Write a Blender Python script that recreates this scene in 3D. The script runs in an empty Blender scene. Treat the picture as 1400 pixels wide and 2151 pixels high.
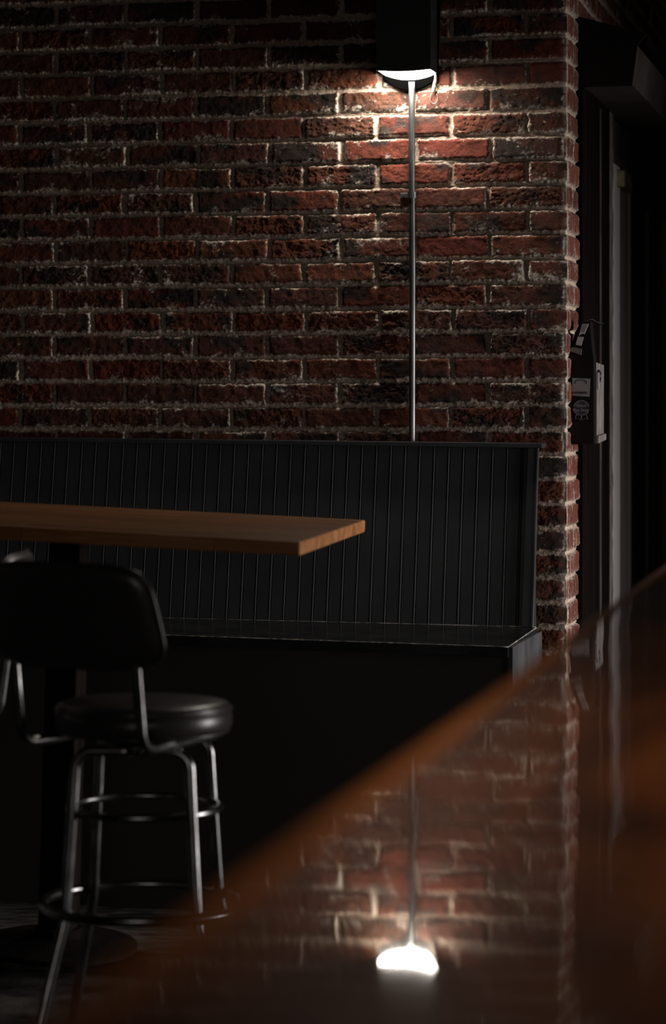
import bpy, math
import numpy as np
from mathutils import Vector, Matrix

S = bpy.context.scene
# ------------------------------------------------------------------ camera
F = 5600.0            # focal length in photo pixels (1400 x 2151)
CX, HY = 700.0, 850.0 # principal column, horizon row
CAMZ = 1.375
cam_d = bpy.data.cameras.new('camera')
cam = bpy.data.objects.new('camera', cam_d)
S.collection.objects.link(cam)
cam.location = (0, 0, CAMZ)
cam.rotation_euler = (math.radians(90), 0, 0)
cam_d.sensor_fit = 'AUTO'
cam_d.sensor_width = 36.0
cam_d.lens = F * 36.0 / 2151.0
cam_d.shift_y = -(1075.5 - HY) / 2151.0
cam_d.clip_start = 0.02
cam_d.clip_end = 60
cam_d.dof.use_dof = True
cam_d.dof.focus_distance = 7.25
cam_d.dof.aperture_fstop = 2.3
S.camera = cam

# ------------------------------------------------------------------ world + colour
w = bpy.data.worlds.new('world'); S.world = w
w.use_nodes = True
w.node_tree.nodes['Background'].inputs[0].default_value = (0.75, 0.85, 1.0, 1)
w.node_tree.nodes['Background'].inputs[1].default_value = 0.02
S.view_settings.view_transform = 'Standard'
S.view_settings.look = 'None'
S.view_settings.exposure = 0.0
S.view_settings.gamma = 1.0
S.view_settings.use_curve_mapping = False

def area(name, loc, target, sx, sy, power, col):
    d = bpy.data.lights.new(name, 'AREA'); d.shape = 'RECTANGLE'
    d.size = sx; d.size_y = sy; d.energy = power; d.color = col
    o = bpy.data.objects.new(name, d); S.collection.objects.link(o)
    o.location = loc
    o.rotation_euler = (Vector(target) - Vector(loc)).to_track_quat('-Z', 'Y').to_euler()
    return o
# daylight entering through the window in the right hand wall; unseen frontal fill added behind the camera
KEY = area('glass_door_daylight', (3.96, 6.0, 0.95), (0.0, 6.75, 0.72), 1.2, 1.6, 24.0, (1.0, 0.955, 0.93))
KEY.data.spread = math.radians(62)
FILL = area('added_front_fill', (0.3, -2.1, 1.4), (-0.1, 7.2, 0.25), 4.4, 2.0, 3.0, (1.0, 0.92, 0.86))
FILL.data.spread = math.radians(41)
# unseen warm light added above the bar to bring up its orange wood
BAR_FILL = area('added_bar_light', (0.9, 1.9, 2.6), (0.7, 2.3, 1.0), 0.5, 0.5, 3.4, (1.0, 0.84, 0.66))
BAR_FILL.data.spread = math.radians(80)

# ------------------------------------------------------------------ frames
TH = math.atan(0.225)
U = Vector((math.cos(TH), -math.sin(TH), 0))   # along the brick wall, to the right
N = Vector((math.sin(TH), math.cos(TH), 0))    # away from the camera, into the wall
Y1120 = 7.35
P0 = Vector(((1120 - CX) / F * Y1120, Y1120, 0))
def s_at(px, o=0.0):
    p = (px - CX) / F
    ax, ay = P0.x - N.x * o, P0.y - N.y * o
    return (p * ay - ax) / (U.x - p * U.y)
SC = s_at(1188)                                 # brick corner
def W(s, o, z):                                 # wall frame: o = distance in front of the wall
    return P0 + U * s - N * o + Vector((0, 0, z))
def z_at(py, Y): return CAMZ - (py - HY) / F * Y
def Wpx(px, py, o):                             # point o in front of the wall seen at the pixel
    s = s_at(px, o); q = W(s, o, 0); return s, z_at(py, q.y)
C0 = W(SC, 0, 0)
def R(t, e, z):                                 # return wall frame: t deeper, e out of the wall
    return C0 + N * t + U * e + Vector((0, 0, z))
def t_at(px, e=0.0):
    p = (px - CX) / F
    ax, ay = C0.x + U.x * e, C0.y + U.y * e
    return (p * ay - ax) / (N.x - p * N.y)
def onplane(px, py, z):                         # point on a horizontal plane
    Y = F * (CAMZ - z) / (py - HY); return Vector(((px - CX) / F * Y, Y, z))

# ------------------------------------------------------------------ helpers
COL = S.collection
def link(o, parent=None):
    COL.objects.link(o)
    if parent is not None:
        o.parent = parent
        o.matrix_parent_inverse = Matrix.Identity(4)
    return o
def tag(o, label=None, cat=None, group=None, kind=None):
    if label: o['label'] = label
    if cat: o['category'] = cat
    if group: o['group'] = group
    if kind: o['kind'] = kind
    return o
def empty(name, loc, rz=0.0, rot=None):
    o = bpy.data.objects.new(name, None); COL.objects.link(o)
    o.location = loc; o.rotation_euler = rot if rot else (0, 0, rz)
    o.empty_display_size = 0.1
    bpy.context.view_layer.update()
    return o

class MB:
    """collects shapes into one mesh; world or local coordinates"""
    def __init__(s): s.v = []; s.f = []
    def add(s, vs, fs):
        b = len(s.v); s.v += [tuple(x) for x in vs]; s.f += [tuple(b + i for i in f) for f in fs]
        return s
    def box(s, c, ax, ay, az):
        """c = centre, ax ay az = half axis vectors"""
        c, ax, ay, az = map(Vector, (c, ax, ay, az)); vs = []
        for k in (-1, 1):
            for j in (-1, 1):
                for i in (-1, 1): vs.append(c + ax * i + ay * j + az * k)
        fs = [(0,2,3,1),(4,5,7,6),(0,1,5,4),(2,6,7,3),(0,4,6,2),(1,3,7,5)]
        if ax.cross(ay).dot(az) < 0: fs = [f[::-1] for f in fs]
        return s.add(vs, fs)
    def hexa(s, p):
        """8 points: bottom 4 (ccw seen from above) then top 4"""
        return s.add(p, [(3,2,1,0),(4,5,6,7),(0,1,5,4),(1,2,6,5),(2,3,7,6),(3,0,4,7)])
    def prism(s, a, b):
        """two matching outlines"""
        n = len(a); fs = [tuple(range(n))[::-1], tuple(range(n, 2*n))]
        for i in range(n): j = (i+1) % n; fs.append((i, j, n+j, n+i))
        return s.add(list(a) + list(b), fs)
    def tube(s, path, r, n=20, closed=False, cap=True):
        P = [Vector(p) for p in path]; m = len(P)
        rs = r if isinstance(r, (list, tuple)) else [r] * m
        T = []
        for i in range(m):
            if closed: t = P[(i+1) % m] - P[i-1]
            else: t = P[min(i+1, m-1)] - P[max(i-1, 0)]
            T.append(t.normalized())
        ref = Vector((0,0,1)) if abs(T[0].z) < 0.9 else Vector((1,0,0))
        nrm = (ref - T[0] * ref.dot(T[0])).normalized(); vs = []
        for i in range(m):
            nrm = (nrm - T[i] * nrm.dot(T[i])).normalized(); bn = T[i].cross(nrm)
            for k in range(n):
                a = 2*math.pi*k/n
                vs.append(P[i] + (nrm*math.cos(a) + bn*math.sin(a)) * rs[i])
        fs = []
        for i in range(m if closed else m-1):
            j = (i+1) % m
            for k in range(n):
                l = (k+1) % n
                fs.append((i*n+k, i*n+l, j*n+l, j*n+k))
        if not closed and cap:
            fs.append(tuple(range(n))[::-1]); fs.append(tuple((m-1)*n + k for k in range(n)))
        return s.add(vs, fs)
    def lathe(s, prof, n=64, c=(0,0,0)):
        """profile of (r, z) from bottom axis to top axis"""
        c = Vector(c); vs = []; idx = []
        for r, z in prof:
            if r < 1e-6: idx.append([len(vs)]); vs.append(c + Vector((0,0,z)))
            else:
                idx.append(list(range(len(vs), len(vs)+n)))
                for k in range(n):
                    a = 2*math.pi*k/n; vs.append(c + Vector((r*math.cos(a), r*math.sin(a), z)))
        fs = []
        for a, b in zip(idx[:-1], idx[1:]):
            for k in range(n):
                l = (k+1) % n
                if len(a) == 1 and len(b) == 1: continue
                if len(a) == 1: fs.append((a[0], b[l], b[k]))
                elif len(b) == 1: fs.append((a[k], a[l], b[0]))
                else: fs.append((a[k], a[l], b[l], b[k]))
        return s.add(vs, fs)
    def build(s, name, mat, parent=None, smooth=False, bevel=0.0, seg=2, angle=None):
        me = bpy.data.meshes.new(name)
        vs = s.v
        if parent is not None:
            inv = parent.matrix_world.inverted()
            if getattr(s, 'local', False) is False: vs = [tuple(inv @ Vector(x)) for x in vs]
        me.from_pydata(vs, [], s.f); me.validate(); me.update()
        me.materials.append(mat)
        o = bpy.data.objects.new(name, me); link(o, parent)
        if smooth:
            for p in me.polygons: p.use_smooth = True
            if angle:
                try: me.set_sharp_from_angle(angle=math.radians(angle))
                except Exception: pass
        if bevel > 0:
            b = o.modifiers.new('bevel', 'BEVEL'); b.width = bevel; b.segments = seg; b.limit_method = 'ANGLE'
            b.angle_limit = math.radians(35)
        bpy.context.view_layer.update()
        return o
def LMB():
    m = MB(); m.local = True; return m

def fillet(pts, rad, n=8):
    """round the inner corners of a polyline; rad = number or list for inner points"""
    P = [Vector(p) for p in pts]; out = [P[0]]
    for i in range(1, len(P)-1):
        r = rad[i-1] if isinstance(rad, (list, tuple)) else rad
        a = (P[i-1]-P[i]); b = (P[i+1]-P[i]); la, lb = a.length, b.length
        a.normalize(); b.normalize()
        ang = a.angle(b)
        if ang > 3.1 or r <= 0: out.append(P[i]); continue
        d = min(r / math.tan(ang/2), la*0.49, lb*0.49)
        p, q = P[i] + a*d, P[i] + b*d
        rr = d * math.tan(ang/2)
        c = P[i] + (a+b).normalized() * (rr / math.sin(ang/2))
        v0, v1 = p-c, q-c; tot = v0.angle(v1); ax = v0.cross(v1).normalized()
        for k in range(n+1):
            out.append(c + Matrix.Rotation(tot*k/n, 3, ax) @ v0)
    out.append(P[-1]); return out
def resample(P, step):
    out = [P[0]]
    for a, b in zip(P[:-1], P[1:]):
        L = (b-a).length; m = max(1, int(L/step))
        for k in range(1, m+1): out.append(a + (b-a)*(k/m))
    return out

# ------------------------------------------------------------------ materials
def mat(name, color, rough=0.5, metal=0.0, spec=None, noise=None, bump=None, coat=0.0):
    m = bpy.data.materials.new(name); m.use_nodes = True
    nt = m.node_tree; b = nt.nodes['Principled BSDF']
    b.inputs['Base Color'].default_value = (*color, 1); b.inputs['Roughness'].default_value = rough
    b.inputs['Metallic'].default_value = metal
    if spec is not None: b.inputs['Specular IOR Level'].default_value = spec
    if coat: b.inputs['Coat Weight'].default_value = coat; b.inputs['Coat Roughness'].default_value = 0.05
    tc = nt.nodes.new('ShaderNodeTexCoord')
    if noise:   # (scale, dark, light, stretch)
        mp = nt.nodes.new('ShaderNodeMapping'); mp.inputs['Scale'].default_value = noise[3] if len(noise) > 3 else (1,1,1)
        nz = nt.nodes.new('ShaderNodeTexNoise'); nz.inputs['Scale'].default_value = noise[0]; nz.inputs['Detail'].default_value = 6
        rp = nt.nodes.new('ShaderNodeValToRGB')
        rp.color_ramp.elements[0].position = 0.35; rp.color_ramp.elements[1].position = 0.68
        rp.color_ramp.elements[0].color = (*noise[1], 1); rp.color_ramp.elements[1].color = (*noise[2], 1)
        nt.links.new(tc.outputs['Object'], mp.inputs[0]); nt.links.new(mp.outputs[0], nz.inputs['Vector'])
        nt.links.new(nz.outputs['Fac'], rp.inputs[0]); nt.links.new(rp.outputs[0], b.inputs['Base Color'])
    if bump:    # (scale, strength, distance, stretch)
        mp = nt.nodes.new('ShaderNodeMapping'); mp.inputs['Scale'].default_value = bump[3] if len(bump) > 3 else (1,1,1)
        nz = nt.nodes.new('ShaderNodeTexNoise'); nz.inputs['Scale'].default_value = bump[0]; nz.inputs['Detail'].default_value = 4
        bp = nt.nodes.new('ShaderNodeBump'); bp.inputs['Strength'].default_value = bump[1]; bp.inputs['Distance'].default_value = bump[2]
        nt.links.new(tc.outputs['Object'], mp.inputs[0]); nt.links.new(mp.outputs[0], nz.inputs['Vector'])
        nt.links.new(nz.outputs['Fac'], bp.inputs['Height']); nt.links.new(bp.outputs[0], b.inputs['Normal'])
    return m
def emit(name, color, strength):
    m = bpy.data.materials.new(name); m.use_nodes = True
    b = m.node_tree.nodes['Principled BSDF']
    b.inputs['Base Color'].default_value = (0.9, 0.9, 0.9, 1)
    b.inputs['Emission Color'].default_value = (*color, 1); b.inputs['Emission Strength'].default_value = strength
    return m

M = {}
M['paint'] = mat('black_satin_paint', (0.026, 0.027, 0.030), 0.45, noise=(7, (0.022,0.023,0.026), (0.033,0.034,0.037)), bump=(90, 0.25, 0.001, (1,1,0.12)))
M['seatpaint'] = mat('black_gloss_paint', (0.010, 0.010, 0.011), 0.2, noise=(14, (0.008,0.008,0.009), (0.02,0.02,0.02)), bump=(40, 0.12, 0.001))
M['scuffed'] = mat('scuffed_black_paint', (0.03, 0.03, 0.033), 0.5, noise=(9, (0.012,0.012,0.014), (0.060,0.060,0.064), (1,1,0.5)))
M['chipped'] = mat('worn_paint_edge', (0.2,0.19,0.17), 0.5, noise=(60, (0.05,0.05,0.05), (0.6,0.56,0.5)))
M['shade_black'] = mat('shaded_black_metal', (0.0004, 0.0004, 0.0004), 1.0, spec=0.0)  # shade put into the colour: keeps the plate black beside the lit glass
M['deep'] = mat('deep_black_paint', (0.014, 0.012, 0.011), 0.9, spec=0.04)
M['black'] = mat('matte_black_metal', (0.038, 0.033, 0.030), 0.6, spec=0.2, bump=(200, 0.1, 0.0005))
M['blackgloss'] = mat('black_enamel', (0.008, 0.0075, 0.007), 0.45)
M['vinyl'] = mat('black_vinyl', (0.026, 0.022, 0.021), 0.32, bump=(260, 0.25, 0.0006))
M['chrome'] = mat('worn_chrome', (0.4, 0.4, 0.4), 0.24, 1.0, noise=(22, (0.18,0.176,0.172), (0.34,0.34,0.35)))
M['galv'] = mat('galvanised_steel', (0.5, 0.5, 0.5), 0.42, 1.0, noise=(30, (0.10,0.10,0.10), (0.22,0.22,0.225), (1,1,0.25)), bump=(60, 0.1, 0.0005))
M['rubber'] = mat('black_rubber', (0.01, 0.01, 0.01), 0.7)
M['darkwood'] = mat('dark_stained_wood', (0.006, 0.005, 0.004), 0.9, spec=0.04, noise=(5, (0.004,0.003,0.0025), (0.010,0.007,0.006), (8,8,0.6)), bump=(20, 0.2, 0.001, (5,5,0.4)))
M['beadwood'] = mat('worn_brown_trim', (0.07, 0.05, 0.04), 0.5, noise=(12, (0.03,0.02,0.016), (0.10,0.075,0.06), (4,4,0.5)))
M['rough'] = mat('weathered_wood', (0.08, 0.065, 0.055), 0.85, noise=(22, (0.06,0.045,0.04), (0.42,0.35,0.32), (3,3,0.5)), bump=(40, 0.9, 0.006, (1,1,0.6)))
M['beam'] = mat('dusty_brown_board', (0.07, 0.055, 0.045), 0.8, noise=(3.2, (0.035,0.024,0.02), (0.11,0.088,0.075), (1,1,1)), bump=(24, 0.5, 0.003))
M['pale'] = mat('pale_painted_strip', (0.7, 0.65, 0.64), 0.5, noise=(3, (0.66,0.60,0.59), (0.80,0.74,0.73), (2,2,0.4)))
M['taupe'] = mat('taupe_painted_frame', (0.14, 0.12, 0.115), 0.5, noise=(3, (0.20,0.165,0.155), (0.27,0.23,0.22), (2,2,0.4)))
M['doorp'] = mat('dark_brown_door', (0.05, 0.04, 0.035), 0.5, noise=(2.4, (0.03,0.027,0.02), (0.07,0.045,0.04), (3,3,0.3)))
M['brass'] = mat('aged_brass', (0.22, 0.18, 0.11), 0.45, 0.7, noise=(20, (0.10,0.085,0.05), (0.34,0.29,0.20)))
M['plaster'] = mat('dark_painted_plaster', (0.05, 0.042, 0.038), 0.9, noise=(2, (0.035,0.03,0.027), (0.06,0.052,0.047)))
M['ceil'] = mat('dark_ceiling', (0.03, 0.027, 0.025), 0.9, noise=(2, (0.02,0.018,0.017), (0.04,0.036,0.033)))
M['crust'] = mat('mortar_crusted_cable', (0.10, 0.08, 0.06), 0.9, noise=(160, (0.03,0.018,0.010), (0.20,0.16,0.12)), bump=(160, 0.8, 0.002))
M['lens'] = emit('lit_frosted_glass', (1.0, 0.92, 0.80), 150.0)
M['board'] = mat('dusty_grey_board', (0.22, 0.19, 0.185), 0.75, noise=(26, (0.13,0.11,0.105), (0.29,0.26,0.25), (1,1,0.5)), bump=(60, 0.4, 0.001))
M['sticker'] = mat('grey_sticker_paper', (0.22, 0.21, 0.20), 0.6, noise=(12, (0.17,0.16,0.155), (0.27,0.25,0.245)))
M['teal'] = mat('dark_teal_ink', (0.03, 0.06, 0.055), 0.6)
M['ink'] = mat('black_ink', (0.008, 0.007, 0.007), 0.6)
M['silverink'] = mat('silver_grey_ink', (0.20, 0.19, 0.23), 0.5)
M['navy'] = mat('dark_navy_ink', (0.012, 0.012, 0.025), 0.6)
M['label'] = mat('white_label_paper', (0.40, 0.38, 0.38), 0.6)
M['tape'] = mat('grey_brown_tape', (0.14, 0.115, 0.10), 0.5)
M['wire'] = mat('thin_dark_wire', (0.10, 0.07, 0.06), 0.5, 0.5)

# glossy orange brown bar wood with knots
def wood(name, dark, mid, light, rough, coat, scale, axis_stretch, knots=False, rot=0.0, ripple=None, planks=None):
    m = bpy.data.materials.new(name); m.use_nodes = True; nt = m.node_tree; b = nt.nodes['Principled BSDF']
    tc = nt.nodes.new('ShaderNodeTexCoord')
    r0 = nt.nodes.new('ShaderNodeMapping'); r0.inputs['Rotation'].default_value = (0, 0, rot)
    nt.links.new(tc.outputs['Object'], r0.inputs[0])
    mp = nt.nodes.new('ShaderNodeMapping'); mp.inputs['Scale'].default_value = axis_stretch
    nt.links.new(r0.outputs[0], mp.inputs[0])
    nz = nt.nodes.new('ShaderNodeTexNoise'); nz.inputs['Scale'].default_value = scale; nz.inputs['Detail'].default_value = 8
    nz.inputs['Roughness'].default_value = 0.6; nz.inputs['Distortion'].default_value = 0.6
    nt.links.new(mp.outputs[0], nz.inputs['Vector'])
    rp = nt.nodes.new('ShaderNodeValToRGB'); e = rp.color_ramp.elements
    e[0].position = 0.33; e[0].color = (*dark, 1); e[1].position = 0.7; e[1].color = (*light, 1)
    q = e.new(0.5); q.color = (*mid, 1)
    nt.links.new(nz.outputs['Fac'], rp.inputs[0]); last = rp.outputs[0]
    if planks:
        br = nt.nodes.new('ShaderNodeTexBrick'); br.inputs['Scale'].default_value = 1.0
        br.inputs['Brick Width'].default_value = planks[0]; br.inputs['Row Height'].default_value = planks[1]
        br.inputs['Mortar Size'].default_value = 0.0006
        br.inputs['Color1'].default_value = (0.75,0.72,0.7,1); br.inputs['Color2'].default_value = (1.15,1.12,1.1,1)
        br.inputs['Mortar'].default_value = (0.4,0.36,0.33,1)
        nt.links.new(r0.outputs[0], br.inputs['Vector'])
        mx = nt.nodes.new('ShaderNodeMix'); mx.data_type = 'RGBA'; mx.blend_type = 'MULTIPLY'; mx.inputs[0].default_value = 1
        nt.links.new(last, mx.inputs[6]); nt.links.new(br.outputs['Color'], mx.inputs[7]); last = mx.outputs[2]
    if knots:
        vo = nt.nodes.new('ShaderNodeTexVoronoi'); vo.inputs['Scale'].default_value = 3.6
        m2 = nt.nodes.new('ShaderNodeMapping'); m2.inputs['Scale'].default_value = (1.0, 0.6, 1); m2.inputs['Location'].default_value = (0.35, 0.12, 0)
        nt.links.new(r0.outputs[0], m2.inputs[0]); nt.links.new(m2.outputs[0], vo.inputs['Vector'])
        k = nt.nodes.new('ShaderNodeValToRGB'); k.color_ramp.elements[0].position = 0.06; k.color_ramp.elements[1].position = 0.26
        k.color_ramp.elements[0].color = (0.10,0.08,0.08,1); k.color_ramp.elements[1].color = (1,1,1,1)
        nt.links.new(vo.outputs['Distance'], k.inputs[0])
        mx = nt.nodes.new('ShaderNodeMix'); mx.data_type = 'RGBA'; mx.blend_type = 'MULTIPLY'; mx.inputs[0].default_value = 1
        nt.links.new(last, mx.inputs[6]); nt.links.new(k.outputs[0], mx.inputs[7]); last = mx.outputs[2]
    nt.links.new(last, b.inputs['Base Color'])
    b.inputs['Roughness'].default_value = rough
    b.inputs['Coat Weight'].default_value = coat; b.inputs['Coat Roughness'].default_value = 0.02; b.inputs['Coat IOR'].default_value = 1.38; b.inputs['Specular IOR Level'].default_value = 0.1
    if ripple:
        n2 = nt.nodes.new('ShaderNodeTexNoise'); n2.inputs['Scale'].default_value = ripple[0]; n2.inputs['Detail'].default_value = 2
        bp = nt.nodes.new('ShaderNodeBump'); bp.inputs['Strength'].default_value = ripple[1]; bp.inputs['Distance'].default_value = ripple[2]
        m3 = nt.nodes.new('ShaderNodeMapping'); m3.inputs['Scale'].default_value = ripple[3]
        nt.links.new(r0.outputs[0], m3.inputs[0]); nt.links.new(m3.outputs[0], n2.inputs['Vector'])
        nt.links.new(n2.outputs['Fac'], bp.inputs['Height']); nt.links.new(bp.outputs[0], b.inputs['Coat Normal']); nt.links.new(bp.outputs[0], b.inputs['Normal'])
    return m
M['barwood'] = wood('varnished_orange_bar_wood', (0.07,0.018,0.004), (0.20,0.055,0.010), (0.34,0.10,0.018), 0.5, 1.0, 3.0, (3.0, 0.5, 1), knots=True, rot=TH, ripple=(5, 0.8, 0.0016, (1.7, 0.30, 1)))
M['edgewood'] = wood('worn_orange_edge_wood', (0.22,0.065,0.012), (0.36,0.11,0.02), (0.48,0.16,0.035), 0.7, 0.0, 3.0, (3.0, 0.5, 1), rot=TH)
M['butcher'] = wood('butcher_block_wood', (0.20,0.085,0.032), (0.27,0.125,0.05), (0.34,0.165,0.07), 0.38, 0.25, 5.0, (0.8, 9, 9), rot=0, planks=(0.45, 0.042))
M['endgrain'] = wood('butcher_block_end_grain', (0.16,0.06,0.022), (0.26,0.11,0.045), (0.36,0.17,0.075), 0.5, 0.1, 26.0, (1, 1, 0.6))
M['frontpanel'] = mat('dark_bar_panel', (0.03, 0.018, 0.012), 0.5, noise=(4, (0.02,0.012,0.008), (0.04,0.024,0.016), (6,6,0.5)))

# brick: albedo from the mesh attribute, fine grain from noise
def brick_mat():
    m = bpy.data.materials.new('whitewashed_red_brick'); m.use_nodes = True; nt = m.node_tree; b = nt.nodes['Principled BSDF']
    at = nt.nodes.new('ShaderNodeAttribute'); at.attribute_name = 'Albedo'
    tc = nt.nodes.new('ShaderNodeTexCoord')
    nz = nt.nodes.new('ShaderNodeTexNoise'); nz.inputs['Scale'].default_value = 260; nz.inputs['Detail'].default_value = 6; nz.inputs['Roughness'].default_value = 0.7
    nt.links.new(tc.outputs['Object'], nz.inputs['Vector'])
    rp = nt.nodes.new('ShaderNodeValToRGB'); rp.color_ramp.elements[0].position = 0.30; rp.color_ramp.elements[1].position = 0.70
    rp.color_ramp.elements[0].color = (0.45,0.43,0.42,1); rp.color_ramp.elements[1].color = (1.5,1.5,1.5,1)
    nt.links.new(nz.outputs['Fac'], rp.inputs[0])
    mx = nt.nodes.new('ShaderNodeMix'); mx.data_type = 'RGBA'; mx.blend_type = 'MULTIPLY'; mx.inputs[0].default_value = 1
    nt.links.new(at.outputs['Color'], mx.inputs[6]); nt.links.new(rp.outputs[0], mx.inputs[7])
    nt.links.new(mx.outputs[2], b.inputs['Base Color']); b.inputs['Roughness'].default_value = 0.85
    b.inputs['Specular IOR Level'].default_value = 0.25
    n2 = nt.nodes.new('ShaderNodeTexNoise'); n2.inputs['Scale'].default_value = 150; n2.inputs['Detail'].default_value = 8; n2.inputs['Roughness'].default_value = 0.7
    nt.links.new(tc.outputs['Object'], n2.inputs['Vector'])
    bp = nt.nodes.new('ShaderNodeBump'); bp.inputs['Strength'].default_value = 0.9; bp.inputs['Distance'].default_value = 0.003
    nt.links.new(n2.outputs['Fac'], bp.inputs['Height']); nt.links.new(bp.outputs[0], b.inputs['Normal'])
    return m
M['brick'] = brick_mat()

# ------------------------------------------------------------------ brick wall (vectorised height field)
def hsh(i, j, seed):
    n = (i.astype(np.int64)*374761393 + j.astype(np.int64)*668265263 + seed*1442695041) & 0x7fffffff
    n = ((n ^ (n >> 13)) * 1274126177) & 0x7fffffff
    n = n ^ (n >> 16)
    return (n & 0xffffff) / float(0xffffff)
def vn(x, y, seed):
    i = np.floor(x); j = np.floor(y); fx = x-i; fy = y-j; i = i.astype(np.int64); j = j.astype(np.int64)
    fx = fx*fx*(3-2*fx); fy = fy*fy*(3-2*fy)
    a = hsh(i,j,seed); b = hsh(i+1,j,seed); c = hsh(i,j+1,seed); d = hsh(i+1,j+1,seed)
    return (a*(1-fx)+b*fx)*(1-fy) + (c*(1-fx)+d*fx)*fy
def fbm(x, y, seed, o=4):
    s = 0; a = 0.5; t = 0
    for k in range(o):
        s = s + a*vn(x, y, seed+k*17); t += a; a *= 0.55; x = x*2.03+5.1; y = y*2.03+3.7
    return s/t
def sstep(a, b, x):
    t = np.clip((x-a)/(b-a), 0, 1); return t*t*(3-2*t)
BH = 51.6 * Y1120 / F                                  # course height
ZM = z_at(26, Y1120)                                   # a bed joint: z = ZM - k*BH
BL = (SC - s_at(119)) / 7.0                            # brick length incl. joint
JT = 0.0115
def bricks(a, z, wrap=0.0, streak=None):
    """a = distance along the wall measured to the right, 0 at the corner; returns height, albedo"""
    zw = z + 0.0022*(fbm(a*2.2, z*1.2, 5, 2)-0.5)*2 + 0.0012*(vn(a*9, z*9, 8)-0.5)
    r = np.floor((ZM - zw)/BH); fz = (ZM - zw) - r*BH  # fz: 0 at top joint .. BH
    # rows 3,5,7.. start with a whole brick at the corner
    off = np.where((r.astype(np.int64) % 2) == 1, 0.0, 0.5*BL)
    jit = (hsh(r, r*0+3, 41)-0.5)*0.010
    aa = a + off + np.where(a < -0.05, jit, 0)
    c = np.floor(aa/BL + 0.0); fa = aa - c*BL
    k1 = hsh(r, c, 11); k2 = hsh(r, c, 23); k3 = hsh(r, c, 37); k4 = hsh(r, c, 51); k5 = hsh(r, c, 67)
    # inside distances with ragged arrises
    rag = 0.0034*(fbm(a*70, z*70, 90, 3)-0.5)*2 + 0.0016*(fbm(a*220, z*220, 95, 2)-0.5)*2
    dx = np.minimum(fa, BL-fa) - JT*0.5 - (k4-0.5)*0.003
    dz = np.minimum(fz, BH-fz) - JT*0.5 - (k5-0.5)*0.002
    rr = 0.005
    qx = np.maximum(rr-dx, 0); qz = np.maximum(rr-dz, 0)
    d = np.where((dx < rr) & (dz < rr), rr - np.sqrt(qx*qx+qz*qz), np.minimum(dx, dz)) + rag
    inb = sstep(-0.0012, 0.0016, d)
    rnd = sstep(0.0, 0.007, d)
    crag = np.abs(fbm(a*42 + k1*40, z*66 + k2*40, 120, 5) - 0.5)*2
    craggy = 0.65*sstep(0.45, 0.85, k3)
    face = 0.0075 + 0.003*rnd + (k1-0.5)*0.005 + (fa/BL-0.5)*(k2-0.5)*0.006 + (fz/BH-0.5)*(k4-0.5)*0.006
    face = face + (fbm(a*60, z*60, 140, 4)-0.5)*0.0035 - craggy*(1-sstep(0.0, 0.13, crag))*0.0034 + craggy*(fbm(a*60, z*80, 150, 4)-0.5)*0.007
    mort = 0.0005 + (fbm(a*90, z*90, 160, 4)-0.5)*0.0035 + (fbm(a*8, z*14, 165, 2)-0.5)*0.005
    # hand struck joints: a raised ridge of mortar along some joints
    ridge = sstep(0.45, 0.8, fbm(a*3.0, r*7.7, 170, 2))
    bedd = np.minimum(fz, BH-fz)
    mort = mort + ridge*0.0045*np.clip(1-bedd/(JT*0.42), 0, 1)
    smear = sstep(0.58, 0.70, fbm(a*14, z*26, 180, 4) + 0.16*np.exp(-np.maximum(d,0)/0.006)) 
    h = mort*(1-inb) + face*inb
    h = h + smear*inb*0.0012
    # ---- albedo
    base = np.stack([0.052+0.054*k2, 0.0160+0.014*k2*k1+0.005*k3, 0.0090+0.005*k1], -1)
    dark = sstep(0.50, 0.72, fbm(a*10+k5*9, z*16, 200, 4) + 0.18*(k4-0.45))[..., None]
    base = base*(1-dark) + np.array([0.021,0.0125,0.0098])*dark
    pink = sstep(0.55, 0.8, fbm(a*30, z*40, 210, 3))[..., None]
    base = base*(1 + 0.45*pink)
    edge = np.exp(-np.maximum(d, 0)/0.0045)
    wn = fbm(a*38, z*60, 220, 5); big = fbm(a*5, z*7, 230, 3); fine = fbm(a*190, z*230, 236, 3)
    ww = sstep(0.60, 0.78, wn*0.50 + fine*0.34 + 0.34*edge + 0.34*(big-0.5) + 0.10*(k1-0.5))
    lower = np.exp(-np.maximum(BH-JT*0.5-fz, 0)/0.008)          # lime runs collect on the lower edge of the bricks
    ww = np.maximum(ww, 0.7*sstep(0.60, 0.78, fbm(a*24, z*30, 240, 4)*0.55 + fine*0.34 + 0.26*lower))
    if streak is not None:
        st = fbm(a*170, z*9, 260, 3)
        ww = np.maximum(ww*0.8, 0.8*sstep(0.56, 0.72, st*0.8 + 0.16*edge + 0.08*fine))
        base = base*0.4 + np.array([0.20,0.065,0.045])*0.6*(0.8+0.4*k1[..., None])
        cut = sstep(0.62,0.7,fbm(a*200, z*14, 262, 2))
        h = h - inb*cut*0.0022
        base = base*(1-0.5*cut[...,None])
    lime = np.array([0.52,0.46,0.39])*(0.75+0.45*fine[..., None])
    colb = base*(1-ww[..., None]) + lime*ww[..., None]
    mn = fbm(a*120, z*120, 250, 3)
    mg = fbm(a*3, z*4, 255, 3)
    mcol = np.array([0.350,0.268,0.214])*(0.55+0.9*mn[..., None])*(0.75+0.5*mg[..., None])
    if streak is not None: mcol = mcol*1.7
    col = mcol*(1-inb[..., None]) + colb*inb[..., None]
    return h, np.clip(col, 0.004, 0.9)

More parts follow.
